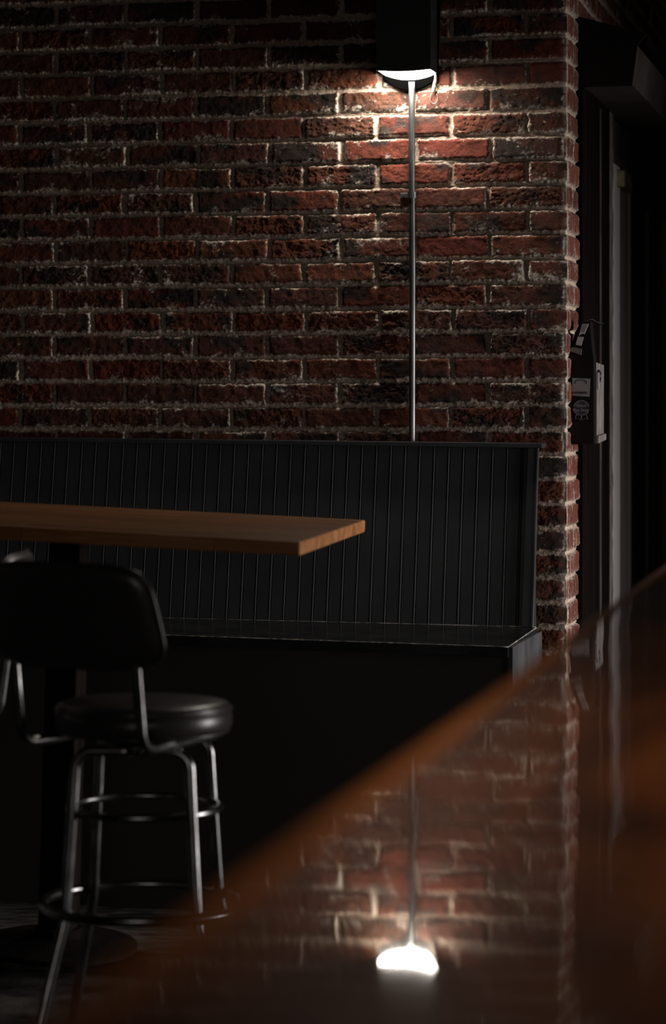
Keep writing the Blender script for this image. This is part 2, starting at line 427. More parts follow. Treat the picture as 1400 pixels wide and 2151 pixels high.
def grid_object(name, P, colr, matl):
    nz, na = P.shape[:2]
    me = bpy.data.meshes.new(name)
    me.vertices.add(nz*na); me.vertices.foreach_set('co', P.reshape(-1).astype(np.float32))
    i = np.arange(nz*na).reshape(nz, na)
    q = np.stack([i[:-1,:-1], i[:-1,1:], i[1:,1:], i[1:,:-1]], -1).reshape(-1, 4)
    nf = len(q)
    me.loops.add(nf*4); me.loops.foreach_set('vertex_index', q.reshape(-1).astype(np.int32))
    me.polygons.add(nf); me.polygons.foreach_set('loop_start', np.arange(0, nf*4, 4, dtype=np.int32))
    me.polygons.foreach_set('loop_total', np.full(nf, 4, dtype=np.int32))
    me.update(calc_edges=True)
    at = me.color_attributes.new('Albedo', 'FLOAT_COLOR', 'POINT')
    rgba = np.ones((nz*na, 4), np.float32); rgba[:, :3] = colr.reshape(-1, 3)
    at.data.foreach_set('color', rgba.reshape(-1))
    me.polygons.foreach_set('use_smooth', np.ones(nf, dtype=bool))
    me.materials.append(matl)
    o = bpy.data.objects.new(name, me); COL.objects.link(o); return o

def seq(*seg):
    out = []
    for a, b, st in seg:
        n = max(1, int(round((b-a)/st))); out += list(a + (b-a)*np.arange(n)/n)
    out.append(seg[-1][1]); return np.array(out)
ZT = 3.0
zs = seq((0.0, 0.62, 0.02), (0.62, 2.60, 0.0024), (2.60, ZT, 0.012))
am = seq((-4.55, -3.2, 0.02), (-3.2, -1.72, 0.012), (-1.72, 0.0, 0.0024))
ar = seq((0.0, 0.33, 0.0024))[1:]
# one continuous skin: main face, corner, return face
A, Z = np.meshgrid(am, zs); h1, c1 = bricks(A, Z)
A2, Z2 = np.meshgrid(ar, zs)
h2, c2 = bricks(A2 + BL*0.5, Z2 + 0.0, streak=True)
hc = 0.5*(h1[:, -1] + h2[:, 0]); hc = np.minimum(hc, 0.012)[:, None]
white = sstep(0.48, 0.62, fbm(Z[:, :1]*40, Z[:, :1]*0+3, 300, 3))
fal1 = np.exp(-(np.abs(A)/0.012)**2); fal2 = np.exp(-(np.abs(A2)/0.012)**2)
u = np.array(U)[None, None, :]; n_ = np.array(N)[None, None, :]; kz = np.array((0,0,1.0))[None, None, :]
c0 = np.array(C0)[None, None, :]
h1b = h1*(1-fal1) + hc*fal1; h2b = h2*(1-fal2) + hc*fal2
Pm = c0 + u*(A[..., None] + (hc*fal1)[..., None]) - n_*h1b[..., None] + kz*Z[..., None]
Pr = c0 + n_*(A2[..., None] - (hc*fal2)[..., None]) + u*h2b[..., None] + kz*Z2[..., None]
# spilled lime mortar on the arris
for (AA, cc, ff) in ((A, c1, np.exp(-(np.abs(A)/0.007)**2)), (A2, c2, np.exp(-(np.abs(A2)/0.010)**2))):
    zz = Z if AA is A else Z2
    jf = ((ZM - zz)/BH) % 1.0; near = np.exp(-(np.minimum(jf, 1-jf)*BH/0.009)**2)
    k = np.clip(ff*(near*1.0 + 0.35*white), 0, 1)[..., None]
    cc[:] = cc*(1-k) + np.array([0.55,0.49,0.43])*k
back = grid_object('wall_back', np.concatenate([Pm, Pr], 1), np.concatenate([c1, c2], 1), M['brick'])
tag(back, kind='structure')

# brickwork of the return wall above the lintel
ZL = z_at(110, R(0.33,0,0).y)
zs2 = seq((ZL-0.04, 2.62, 0.004), (2.62, ZT, 0.012))
as2 = seq((0.33, 1.6, 0.005), (1.6, 3.6, 0.012))
A3, Z3 = np.meshgrid(as2, zs2); h3, c3 = bricks(A3 + BL*0.5, Z3, streak=True)
P3 = c0 + n_*A3[..., None] + u*h3[..., None] + kz*Z3[..., None]
o = grid_object('wall_right', P3, c3, M['brick']); tag(o, kind='structure')

# ------------------------------------------------------------------ room shell
def shell(name, lo, hi, m):
    lo, hi = Vector(lo), Vector(hi); c = (lo+hi)/2; hh = (hi-lo)/2
    o = MB().box(c, (hh.x,0,0), (0,hh.y,0), (0,0,hh.z)).build(name, m); tag(o, kind='structure'); return o
M['floor'] = mat('worn_grey_floor', (0.03,0.028,0.025), 0.8, spec=0.2, noise=(9, (0.004,0.004,0.003), (0.085,0.075,0.065)), bump=(60, 0.5, 0.003))
shell('floor', (-3.6, -2.2, -0.1), (4.2, 11.5, 0.0), M['floor'])
shell('ceiling', (-3.6, -2.2, ZT+0.02), (4.2, 11.5, ZT+0.12), M['ceil'])
shell('wall_left', (-3.7, -2.2, 0), (-3.55, 11.5, ZT+0.02), M['plaster'])
shell('wall_far', (-3.6, 11.4, 0), (4.2, 11.5, ZT+0.02), M['plaster'])
def wall_with_opening(name, axis, pos, lo, hi, o0, o1, z0, z1, thick):
    b = MB()
    def bx(a0, a1, zz0, zz1):
        if axis == 'x': b.box((pos+thick/2, (a0+a1)/2, (zz0+zz1)/2), (thick/2,0,0), (0,(a1-a0)/2,0), (0,0,(zz1-zz0)/2))
        else: b.box(((a0+a1)/2, pos+thick/2, (zz0+zz1)/2), ((a1-a0)/2,0,0), (0,thick/2,0), (0,0,(zz1-zz0)/2))
    bx(lo, o0, 0, ZT+0.02); bx(o1, hi, 0, ZT+0.02); bx(o0, o1, 0, z0); bx(o0, o1, z1, ZT+0.02)
    o = b.build(name, M['plaster']); tag(o, kind='structure'); return o
wall_with_opening('wall_window', 'x', 4.0, -2.2, 11.5, 5.35, 6.65, 0.1, 1.85, 0.15)
wall_with_opening('wall_front', 'y', -2.3, -3.6, 4.2, -1.95, 2.55, 0.35, 2.45, 0.15)  # opening made up to match the added frontal fill

# ------------------------------------------------------------------ return wall: door surround
def rbox(name, t0, t1, e0, e1, z0, z1, m, parent=None, bevel=0.002):
    c = (R(t0,e0,z0)+R(t1,e1,z1))/2
    return MB().box(c, N*(t1-t0)/2, U*(e1-e0)/2, Vector((0,0,(z1-z0)/2))).build(name, m, parent, bevel=bevel)
TA, TB, TC, TD, TE = 0.33, t_at(1246), t_at(1268), t_at(1279, 0.0), t_at(1322)
TA = t_at(1224, 0.02)
ZH = z_at(178, R(TA, 0.08, 0).y)                      # underside of the boxed lintel
ZD = z_at(330, R(TD, 0, 0).y)                         # head of the door
print('T', TA, TB, TC, TD, TE, 'ZH', ZH, 'ZD', ZD, 'BL', BL, 'BH', BH, 'SC', SC)
dr = empty('door_1', R(TA, 0, 0)); tag(dr, kind='structure')
rbox('frame_board', TA, TB-0.006, -0.10, 0.022, 0, ZH, M['darkwood'], dr)
rbox('frame_bead', TB-0.008, TB+0.010, -0.10, 0.026, 0, ZH-0.02, M['beadwood'], dr, bevel=0.005)
rbox('frame_board', TB+0.008, TC, -0.10, 0.020, 0, ZH, M['darkwood'], dr)
# rough sawn edge, ragged
b = MB(); zz = np.linspace(0, ZH, 90); rg = np.random.RandomState(4)
oa = []; ob = []
for z in zz:
    k = rg.uniform(-0.010, 0.004)
    oa.append((z, TC+0.0, TD - 0.012 + k)); 
vs = []
for z, t0, t1 in oa: vs += [R(t0, -0.1, z), R(t1, -0.1, z), R(t1, 0.016+rg.uniform(-.002,.002), z), R(t0, 0.018, z)]
fs = []
for i in range(len(oa)-1):
    for k in range(4):
        l = (k+1) % 4; fs.append((i*4+k, i*4+l, (i+1)*4+l, (i+1)*4+k))
b.add(vs, fs).build('rough_edge', M['rough'], dr)
# pale strip and taupe frame
rbox('pale_strip', t_at(1279.5), t_at(1293), -0.06, 0.016, 0, ZD-0.005, M['pale'], dr, bevel=0.006)
rbox('taupe_frame', t_at(1293), t_at(1319), -0.07, 0.004, 0, ZD-0.06, M['taupe'], dr, bevel=0.003)
rbox('taupe_bead', t_at(1318), t_at(1321), -0.06, 0.010, 0, ZD-0.06, M['taupe'], dr, bevel=0.003)
# dark door leaf made of panels
rbox('door_leaf', t_at(1321), 3.6, -0.09, -0.05, 0, ZD-0.02, M['doorp'], dr)
for tt in (1384, 1420):
    rbox('door_batten', t_at(tt), t_at(tt)+0.10, -0.052, -0.035, 0, ZD-0.05, M['doorp'], dr, bevel=0.006)
# header board above the door
rbox('header_board', TD-0.02, 3.6, -0.08, 0.0, ZD, ZH+0.02, M['beam'], dr)
rbox('head_strip', TD-0.01, 3.6, 0.0, 0.018, ZD-0.02, ZD+0.012, M['beadwood'], dr, bevel=0.004)
# brass latch
zl0, zl1 = z_at(395, R(t_at(1290),0,0).y), z_at(360, R(t_at(1290),0,0).y)
lt = rbox('latch', t_at(1286), t_at(1301), 0.012, 0.040, zl0, zl1, M['brass'], dr, bevel=0.003)
rbox('latch_arm', t_at(1300), t_at(1316), 0.006, 0.022, zl0+0.012, zl1-0.006, M['brass'], lt, bevel=0.003)

# boxed lintel with a sloping cap, running back along the wall
yb = R(TA, 0.1, 0).y
def epx(px, t): # e of a pixel column at depth t
    p = (px-CX)/F; q = C0 + N*t
    return (p*q.y - q.x)/(U.x - p*U.y)
e1b, e1t, e2 = epx(1327, TA), epx(1338, TA), epx(1360, TA)
z_b, z_f, z_t, z_w = ZH, z_at(97, yb), z_at(74, yb), z_at(30, yb)
bm = empty('boxed_lintel', R(TA, 0, ZH))
tag(bm, 'black-ended boxed wooden lintel with sloping cap above the dark doorway', 'lintel')
outl = [(-0.01, z_b), (e1b, z_b), (e1t, z_f), (e1t, z_f+0.004), (-0.01, z_f+0.004)]
b = MB().prism([R(TA+0.012, e, z) for e, z in outl], [R(3.6, e, z) for e, z in outl]).build('boxed_side', M['beam'], bm)
outl2 = [(-0.01, z_b-0.004), (e1b+0.002, z_b-0.004), (e1t+0.002, z_f), (e2, z_t), (-0.005, z_w)]
MB().prism([R(TA-0.01, e, z) for e, z in outl2], [R(TA+0.012, e, z) for e, z in outl2]).build('black_end_panel', M['deep'], bm)
outl3 = [(e1t-0.01, z_f+0.003), (e2-0.003, z_f+0.004), (e2, z_t), (-0.005, z_w), (-0.005, z_w-0.02)]
MB().prism([R(TA+0.012, e, z) for e, z in outl3], [R(3.6, e, z) for e, z in outl3]).build('sloping_cap', M['darkwood'], bm)

# ------------------------------------------------------------------ hanging black box with stickers on the corner
e_r = epx(1250, 0.045)
t0 = 0.045; yq = R(t0, 0.04, 0).y
def E(px): return epx(px, t0)
def ZQ(py): return z_at(py, yq)
e0 = 0.013
hb = empty('hanging_case', R(t0, 0.0, ZQ(934)))
tag(hb, 'narrow black case with two stickers hanging on the brick corner beside the doorway', 'case')
depth = t_at(1271, e_r) - t0
out = [(E(1196), 934), (E(1250), 933), (E(1249), 750), (E(1247), 741), (E(1243), 700), (E(1242), 676), (E(1219), 678), (E(1208), 700), (E(1197), 742)]
ptsF = [R(t0, e, ZQ(y)) for e, y in out]; ptsB = [R(t0+0.05, e, ZQ(y)) for e, y in out]
cs = MB().prism(ptsF[::-1], ptsB[::-1]).build('case_body', M['deep'], hb, bevel=0.003)
o = MB().hexa([R(t0+0.049, e0+0.0, ZQ(932)), R(t0+0.049, e_r-0.002, ZQ(932)), R(t0+depth, e_r-0.002, ZQ(926)), R(t0+depth, e0, ZQ(926)),
               R(t0+0.049, e0, ZQ(760)), R(t0+0.049, e_r-0.002, ZQ(760)), R(t0+depth, e_r-0.002, ZQ(764)), R(t0+depth, e0, ZQ(764))]).build('side_board', M['board'], hb, bevel=0.002)
tag(o, 'dusty grey side board')
# clamp ring and lower ledge on the board
ring = [R(t0+0.085+0.030*math.cos(a), e_r+0.001, ZQ(790)+0.016*math.sin(a)) for a in np.linspace(0, 2*math.pi, 25)[:-1]]
MB().tube(ring, 0.003, 8, closed=True).build('metal_ring', M['galv'], o, smooth=True)
MB().box((R(t0+0.05+0.01, e_r+0.002, (ZQ(782)+ZQ(818))/2)), N*0.008, U*0.003, Vector((0,0,(ZQ(782)-ZQ(818))/2))).build('metal_clip', M['label'], o)
MB().hexa([R(t0+0.049, e_r-0.004, ZQ(932)), R(t0+0.049, e_r+0.006, ZQ(932)), R(t0+depth-.01, e_r+0.006, ZQ(926)), R(t0+depth-.01, e_r-.004, ZQ(926)),
           R(t0+0.049, e_r-.004, ZQ(916)), R(t0+0.049, e_r+0.006, ZQ(916)), R(t0+depth-.01, e_r+0.006, ZQ(912)), R(t0+depth-.01, e_r-.004, ZQ(912))]).build('ledge', M['board'], o, bevel=0.002)
def fq(pts, d0, d1):      # a thin plate on the front face of the case
    return MB().prism([R(t0-d1, E(x), ZQ(y)) for x, y in pts], [R(t0-d0, E(x), ZQ(y)) for x, y in pts])
st1 = fq([(1203,794),(1203.0,831),(1239,833.5),(1241,795.5)], 0, 0.0012).build('square_sticker', M['sticker'], hb)
tag(st1, 'grey square sticker')
arc = [(1209, 806),(1210.5,800),(1215,798.5),(1228,798.5),(1233,800),(1235,806)]
MB().tube([R(t0-0.0014, E(x), ZQ(y)) for x, y in arc], 0.0013, 8).build('arc_mark', M['teal'], st1, smooth=True)
def text(body, px, py, wpx, hpx, m, parent, name='lettering', shear=0.0, lift=0.0016, ext=0.0002):
    cu = bpy.data.curves.new(name, 'FONT'); cu.body = body; cu.extrude = ext; cu.shear = shear
    cu.align_x = 'CENTER'; cu.align_y = 'CENTER'; cu.offset = 0.012
    to = bpy.data.objects.new(name, cu); COL.objects.link(to)
    bpy.context.view_layer.update()
    dg = bpy.context.evaluated_depsgraph_get(); me = bpy.data.meshes.new_from_object(to.evaluated_get(dg))
    bpy.data.objects.remove(to)
    n = len(me.vertices); co = np.empty(n*3); me.vertices.foreach_get('co', co); co = co.reshape(-1, 3)
    co[:, :2] -= (co[:, :2].max(0)+co[:, :2].min(0))/2
    ext2 = co[:, :2].max(0)-co[:, :2].min(0)
    sx = (E(px+wpx/2)-E(px-wpx/2))/ext2[0]; sy = (ZQ(py-hpx/2)-ZQ(py+hpx/2))/ext2[1]
    inv = parent.matrix_world.inverted()
    for v in me.vertices:
        x, y, zz = co[v.index]
        v.co = inv @ R(t0-lift-zz*1.0, E(px)+x*sx, ZQ(py)+y*sy)
    me.materials.clear(); me.materials.append(m); me.update()
    o = bpy.data.objects.new(name, me); link(o, parent); return o
text('GITZBREED', 1219.5, 825, 30, 4.6, M['ink'], st1, shear=0.25)
# ribbon seal
cx_, cy_, r_ = 1222, 857, 16.0
def circ(r, n=40, a0=0, a1=360): return [(cx_+r*math.cos(math.radians(a)), cy_-r*math.sin(math.radians(a))) for a in np.linspace(a0, a1, n, endpoint=(a1-a0) != 360)]
seal = fq(circ(r_*0.98)[::-1], 0, 0.0006).build('ribbon_seal_sticker', M['navy'], hb)
tag(seal, 'round ribbon seal printed in silver grey')
def line(pts, rad, closed=False):
    MB().tube([R(t0-0.0010, E(x), ZQ(y)) for x, y in pts], rad, 6, closed=closed).build('printed_line', M['silverink'], seal, smooth=True)
line(circ(r_, a0=12, a1=168), 0.0007); line(circ(r_, a0=205, a1=335), 0.0007)
line(circ(r_*0.82, a0=20, a1=160), 0.0005); line(circ(r_*0.82, a0=212, a1=328), 0.0005)
line([(1212,870),(1208.5,880),(1215.5,879),(1219,884),(1222.5,873.5)], 0.0006)
line([(1222.5,873.5),(1223.5,884),(1229,879),(1235,880.5),(1232,869)], 0.0006)
text('Nelson', 1221.5, 851.5, 21, 7.5, M['silverink'], seal, shear=0.4, lift=0.0014)
text('Blue Bauer', 1222, 861, 34, 6.2, M['silverink'], seal, lift=0.0014)
# tilted strap label with bar code
lb = fq([(1224.5,680),(1219,698),(1217.5,705),(1223,701),(1229,702),(1233,692),(1238,681)], 0.0, 0.004).build('barcode_label', M['label'], hb)
tag(lb, 'torn white barcode label')
for k in range(5):
    y = 682.5+k*3.2; x = 1226.5-k*1.4
    fq([(x,y),(x-0.3,y+1.2),(x+7.5,y+1.8),(x+8,y+0.6)], 0.004, 0.0046).build('barcode_bars', M['ink'], lb)
fq([(1215,707),(1210.5,724),(1222,726.5),(1227,708)], 0.0, 0.004).build('paper_label', M['label'], hb)
fq([(1201,731),(1197,737),(1222,746),(1223.5,733),(1204,729)], 0.0, 0.006).build('folded_tape', M['tape'], hb)
wire = [R(t0+0.01, E(1219), ZQ(677)), R(t0+0.01, E(1232), ZQ(673)), R(t0+0.01, E(1243), ZQ(670)), R(t0+0.05, E(1252), ZQ(676)), R(t0+0.12, E(1258), ZQ(677)), R(t0+0.25, 0.03, ZQ(684))]
MB().tube(fillet(wire, 0.006, 3), 0.0011, 6).build('hanging_wire', M['wire'], hb, smooth=True)

# ------------------------------------------------------------------ wall lamp
o_f = 0.125                                     # how far the lamp stands out from the wall
sl, zl = Wpx(791, 145, o_f); sr, _ = Wpx(905, 145, o_f)
zl2 = z_at(148, W(sl, o_f, 0).y)
lamp = empty('wall_lamp', W((sl+sr)/2, 0, zl2))
tag(lamp, 'black box wall lamp shining down the bricks above the steel conduit', 'lamp')
def wb(s0, s1, o0, o1, z0, z1): 
    return MB().box((W(s0,o0,z0)+W(s1,o1,z1))/2, U*(s1-s0)/2, N*(o1-o0)/2, Vector((0,0,(z1-z0)/2)))
ZLT = zl2 + 0.36
# hollow housing: front, sides, top
b = MB()
fr = 10
def front_edge(k):                              # the lower front edge sags slightly
    return zl2 - 0.004*math.sin(math.pi*k)
n = 16; bot = [(sl + (sr-sl)*k/n, front_edge(k/n)) for k in range(n+1)]
outl = bot + [(sr, ZLT), (sl, ZLT)]
b.prism([W(s, o_f, z) for s, z in outl], [W(s, o_f-0.006, z) for s, z in outl])
for s0, s1 in ((sl, sl+0.005), (sr-0.005, sr)):
    b.box((W(s0,0.012,zl2)+W(s1,o_f-0.006,ZLT))/2, U*(s1-s0)/2, N*(o_f-0.018)/2, Vector((0,0,(ZLT-zl2)/2)))
b.box((W(sl,0.0,ZLT)+W(sr,o_f,ZLT+0.012))/2, U*(sr-sl)/2, N*o_f/2, Vector((0,0,0.006)))
b.build('housing', M['blackgloss'], lamp)
# back plate with round bottom
sc_ = (sl+sr)/2; hw = (sr-sl)/2
arcb = [(sc_ - hw*1.0 + 2.0*hw*k/24, zl2 - 0.010 - 0.034*math.sin(math.pi*k/24)**0.8) for k in range(25)]
outl = arcb + [(sr+0.012, ZLT), (sl-0.004, ZLT)]
MB().prism([W(s, 0.026, z) for s, z in outl], [W(s, 0.008, z) for s, z in outl]).build('back_plate', M['shade_black'], lamp)
# glass: bowed below the housing
b = MB(); n = 28
top = [(sl+0.006 + (sr-sl-0.012)*k/n, zl2+0.01) for k in range(n+1)]
cur = [(sl+0.006 + (sr-sl-0.012)*k/n, zl2 - 0.001 - 0.016*math.sin(math.pi*(0.02+0.96*k/n))**0.85) for k in range(n+1)]
MB().prism([W(s, o_f-0.007, max(z, front_edge((s-sl)/(sr-sl))-0.0005)) for s, z in cur+top[::-1]], [W(s, 0.028, z) for s, z in cur+top[::-1]]).build('lamp_glass', M['lens'], lamp)

# crusted cable end beside the lamp
pts = [W(s_at(914,0.02), 0.020, z_at(140, 7.42)), W(s_at(916,.02), 0.022, z_at(165,7.42)), W(s_at(913,.02), 0.022, z_at(185,7.42)), W(s_at(911,.02), 0.020, z_at(197,7.42))]
cb = MB().tube(resample([Vector(p) for p in pts], 0.004), 0.0052, 12).build('cable_stub', M['crust'], smooth=True)
tag(cb, 'short pale crusted cable end hanging beside the lit wall lamp', 'cable')
lp = [W(s_at(912+8*math.cos(a),.018), 0.017, z_at(209-11*math.sin(a),7.42)) for a in np.linspace(2.0, 7.2, 20)]
MB().tube(lp, 0.0013, 8).build('cable_loop', M['wire'], cb, smooth=True)

# ------------------------------------------------------------------ conduit
s_c = s_at(866.5, 0.024)
rail_z = z_at(930, W(s_c, 0.02, 0).y)
cd = MB()
path = [W(s_c, 0.024, rail_z-0.01), W(s_c+0.001, 0.025, 1.75), W(s_c-0.001, 0.024, 2.0), W(s_at(865.5, 0.026), 0.026, z_at(186, 7.4)), W(s_at(865.5,0.03), 0.030, z_at(172, 7.4))]
cd = MB().tube(resample([Vector(p) for p in path], 0.02), 0.0089, 24).build('steel_conduit', M['galv'], smooth=True)
tag(cd, 'thin galvanised steel conduit running down the bricks from the lamp', 'pipe')
zc = z_at(410, 7.4)
cp = MB().tube([W(s_c, 0.024, zc-0.009), W(s_c, 0.024, zc+0.009)], 0.0125, 24).build('strap', M['galv'], cd, smooth=True, angle=40)
MB().box(W(s_c-0.022, 0.014, zc), U*0.013, N*0.003, Vector((0,0,0.007))).build('strap_foot', M['galv'], cp, bevel=0.001)
MB().tube([W(s_c-0.026, 0.013, zc), W(s_c-0.026, 0.023, zc)], 0.004, 12).build('screw', M['galv'], cp)

# ------------------------------------------------------------------ banquette
oT, oB, oF = 0.055, 0.155, 0.615
S0 = -2.5
sR_T = s_at(1132, oT); sR_B = s_at(1121, oB)
def lin(pa, pb):     # z as a linear function of s from two (s, z)
    return lambda s: pa[1] + (pb[1]-pa[1])*(s-pa[0])/(pb[0]-pa[0])
zTop = lin(Wpx(5, 927, oT+0.02), Wpx(1132, 941, oT+0.02))          # lower edge of the cap
zCap = lin(Wpx(5, 919, oT+0.03), Wpx(1140, 931, oT+0.03))
zSB = lin(Wpx(345, 1299, oB), Wpx(1121, 1318, oB))
zSF = lin(Wpx(345, 1333, oF), Wpx(1068, 1358, oF))
sF = s_at(1068, oF)
bq = empty('banquette', W(-0.6, 0.3, 0))
tag(bq, 'long black painted bench with beadboard back below the brick wall', 'bench')
# beadboard: profile along s, lofted between the bottom and the leaning top
pitch = 0.0407*1.0
s_first = s_at(600+1160/2.333+1, oT)
pr = []
k = 0; s = s_first
prof = [(0.0, 0.0), (0.0012, -0.0030), (0.0028, -0.0006), (0.0048, 0.0007), (0.0068, -0.0006), (0.0084, -0.0030), (0.0096, 0.0)]
ns = int((s_first - S0)/pitch)
pts = []
for i in range(ns, -1, -1):
    base = s_first - i*pitch - 0.0048
    for ds, dh in prof: pts.append((base+ds, dh))
pts = [(S0, 0.0)] + [p for p in pts if p[0] > S0] + [(sR_B-0.020, 0.0)]
b = MB(); vs = []; fs = []
for s, dh in pts:
    vs.append(W(s, oB+dh, zSB(s)-0.01)); vs.append(W(s, oT+dh, zTop(s)+0.012))
for i in range(len(pts)-1): fs.append((2*i, 2*i+2, 2*i+3, 2*i+1))
b.add(vs, fs).build('beadboard_back', M['paint'], bq)
# solid core of the back, closed towards the wall
def loft(a, c): return MB().prism(a, c)
sL = S0
def backsec(s, inset=0.004):
    return [W(s, 0.02, zSB(s)-0.02), W(s, oB-inset, zSB(s)-0.02), W(s, oT-inset, zTop(s)+0.012), W(s, 0.02, zTop(s)+0.012)]
loft(backsec(S0), backsec(sR_B-0.012)).build('back_core', M['paint'], bq)
# end post: stands proud of the beadboard, leaning with it
def post(sb0, sb1, st0, st1, d0, d1):
    return MB().hexa([W(sb0, oB+d1, zSB(sb0)), W(sb1, oB+d1, zSB(sb1)), W(sb1, oB+d0, zSB(sb1)), W(sb0, oB+d0, zSB(sb0)),
                      W(st0, oT+d1, zTop(st0)+.01), W(st1, oT+d1, zTop(st1)+.01), W(st1, oT+d0, zTop(st1)+.01), W(st0, oT+d0, zTop(st0)+.01)])
post(s_at(1096,oB), s_at(1121,oB), s_at(1110,oT), sR_T, -0.02, 0.009).build('end_post', M['paint'], bq, bevel=0.002)
post(s_at(1117.5,oB), s_at(1121.5,oB), s_at(1128.5,oT), sR_T+.001, 0.0, 0.0105).build('end_edge', M['scuffed'], bq, bevel=0.001)
# cap rail
sC = s_at(1140, oT+0.03)
MB().hexa([W(S0, oT+0.032, zTop(S0)), W(sC, oT+0.032, zTop(sC)), W(sC, 0.014, zTop(sC)), W(S0, 0.014, zTop(S0)),
           W(S0, oT+0.032, zCap(S0)), W(sC, oT+0.032, zCap(sC)), W(sC, 0.014, zCap(sC)), W(S0, 0.014, zCap(S0))]).build('cap_rail', M['paint'], bq, bevel=0.002)
# seat board
sBR = s_at(1127, oB)
zf = lambda s: zSF(s)
th = 0.028
seat = MB().hexa([W(S0, oF, zf(S0)-th), W(sF, oF, zf(sF)-th), W(sBR, oB-0.05, zSB(sBR)-th), W(S0, oB-0.05, zSB(S0)-th),
           W(S0, oF, zf(S0)), W(sF, oF, zf(sF)), W(sBR, oB-0.05, zSB(sBR)+0.001), W(S0, oB-0.05, zSB(S0)+0.001)]).build('bench_seat', M['seatpaint'], bq, bevel=0.0015)
# worn edges of the seat
rg = np.random.RandomState(9)
def edge_line(a, c, r, n, name='worn_edge'):
    P = []; rad = []
    for k in range(n+1):
        P.append(a + (c-a)*(k/n)); rad.append(r*rg.uniform(0.5, 1.3))
    MB().tube(P, rad, 6).build(name, M['chipped'], seat, smooth=True)
edge_line(W(S0, oF, zf(S0)-.0012), W(sF, oF, zf(sF)-.0012), 0.0011, 260)
edge_line(W(sF, oF, zf(sF)-.0012), W(sBR, oB, zSB(sBR)-.001), 0.0014, 60)
edge_line(W(S0, oB+0.003, zSB(S0)+.001), W(sBR, oB+0.003, zSB(sBR)+.002), 0.0007, 200, 'paint_bead')
# base box
zb = 0.0
MB().hexa([W(S0, oF-0.012, zb), W(sF-0.003, oF-0.012, zb), W(sBR-0.003, 0.02, zb), W(S0, 0.02, zb),
           W(S0, oF-0.012, zf(S0)-th), W(sF-0.003, oF-0.012, zf(sF)-th), W(sBR-0.003, 0.02, zSB(sBR)-th), W(S0, 0.02, zSB(S0)-th)]).build('bench_base', M['black'], bq)
# scuffed end panel
a0, a1 = W(sF-0.003, oF-0.010, 0), W(sBR-0.003, oB-0.03, 0); dirp = (a1-a0); out_ = Vector((-dirp.y, dirp.x, 0)).normalized()
if out_.dot(U) < 0: out_ = -out_
zz = Vector((0,0,zf(sF)-0.002)); 
MB().hexa([a0, a0+out_*0.014, a1+out_*0.014, a1, a0+zz, a0+out_*0.014+zz, a1+out_*0.014+zz, a1+zz]).build('end_panel', M['scuffed'], bq, bevel=0.001)

# low foot platform in front of the bench
zp = 0.06
pf = onplane(0, 1984, zp); pf2 = onplane(115, 1988, zp)
print('platform front', pf, 'wall', W(s_at(0),0,0), 'bench front', W(s_at(0,oF), oF, 0))
oP = (P0-pf).dot(N)
M['step'] = mat('worn_step_boards', (0.04,0.036,0.03), 0.8, spec=0.2, noise=(13, (0.010,0.009,0.008), (0.10,0.09,0.075), (1,2.4,1)), bump=(30, 0.4, 0.003))
pl = wb(S0, s_at(900, oP), oF-0.012, oP, 0, zp)
pl = pl.build('foot_platform', M['step'], bevel=0.004)
tag(pl, 'low worn grey platform step on the floor in front of the black bench', 'platform')

# ------------------------------------------------------------------ high wooden table (leans down to the right)
nR = Vector(((632-CX)/F*5.9, 5.9, z_at(1139, 5.9)))
fY = 5.9+0.683*0.98
fR = Vector(((777-CX)/F*fY, fY, z_at(1092.5, fY)))
dV = (fR-nR)
uT = U.copy(); 
# tilt so that the far edge passes (0,1053)
q = fR; p = -CX/F; sx = (p*q.y-q.x)/(-U.x+p*U.y)  # distance along -U reaching column 0
ql = q - U*sx; zl_ = z_at(1053, ql.y); tilt = (zl_-q.z)/sx
uT = Vector((U.x, U.y, -tilt)).normalized()
Wd = 1.30
vT = (dV - uT*dV.dot(uT)).normalized(); dep = dV.dot(vT)
nT = uT.cross(vT).normalized()
if nT.z < 0: nT = -nT
ctr = nR + vT*dep/2 - uT*Wd/2
rotT = Matrix((uT, vT, nT)).transposed().to_4x4()
foot = ctr - nT*((ctr.z-zp-0.009)/nT.z)
tb = bpy.data.objects.new('bar_table', None); COL.objects.link(tb)
tb.matrix_world = Matrix.Translation(foot) @ rotT; bpy.context.view_layer.update()
tag(tb, 'tall table with orange-brown butcher block top standing before the black bench', 'table')
H = (ctr-foot).length; tk = 0.031
b = LMB().box((0,0,H-tk/2), (Wd/2,0,0), (0,dep/2,0), (0,0,tk/2)); top = b.build('tabletop', M['butcher'], tb, bevel=0.005, seg=3)
top.data.materials.append(M['endgrain'])
for f in top.data.polygons:
    if abs(f.normal.x) > 0.9: f.material_index = 1
# column: square post
pxc = -0.62
def toT(v): return tb.matrix_world.inverted() @ v
cc = toT(Vector(((152-CX)/F*(foot.y), foot.y, 0.9))); px_ = cc.x
b = LMB().box((px_, 0, (H-tk)/2+0.01), (0.040,0,0), (0,0.040,0), (0,0,(H-tk)/2-0.01)); b.build('column', M['darkwood'], tb, bevel=0.004)
b = LMB().box((px_, 0, H-tk-0.014), (0.26,0,0), (0,0.05,0), (0,0,0.014)); b.build('support_bar', M['black'], tb, bevel=0.003)
b = LMB().lathe([(0,0),(0.19,0),(0.19,0.012),(0.06,0.03),(0.055,0.05),(0,0.05)], 40, (px_,0,0)); b.build('table_base', M['darkwood'], tb, smooth=True, angle=35)

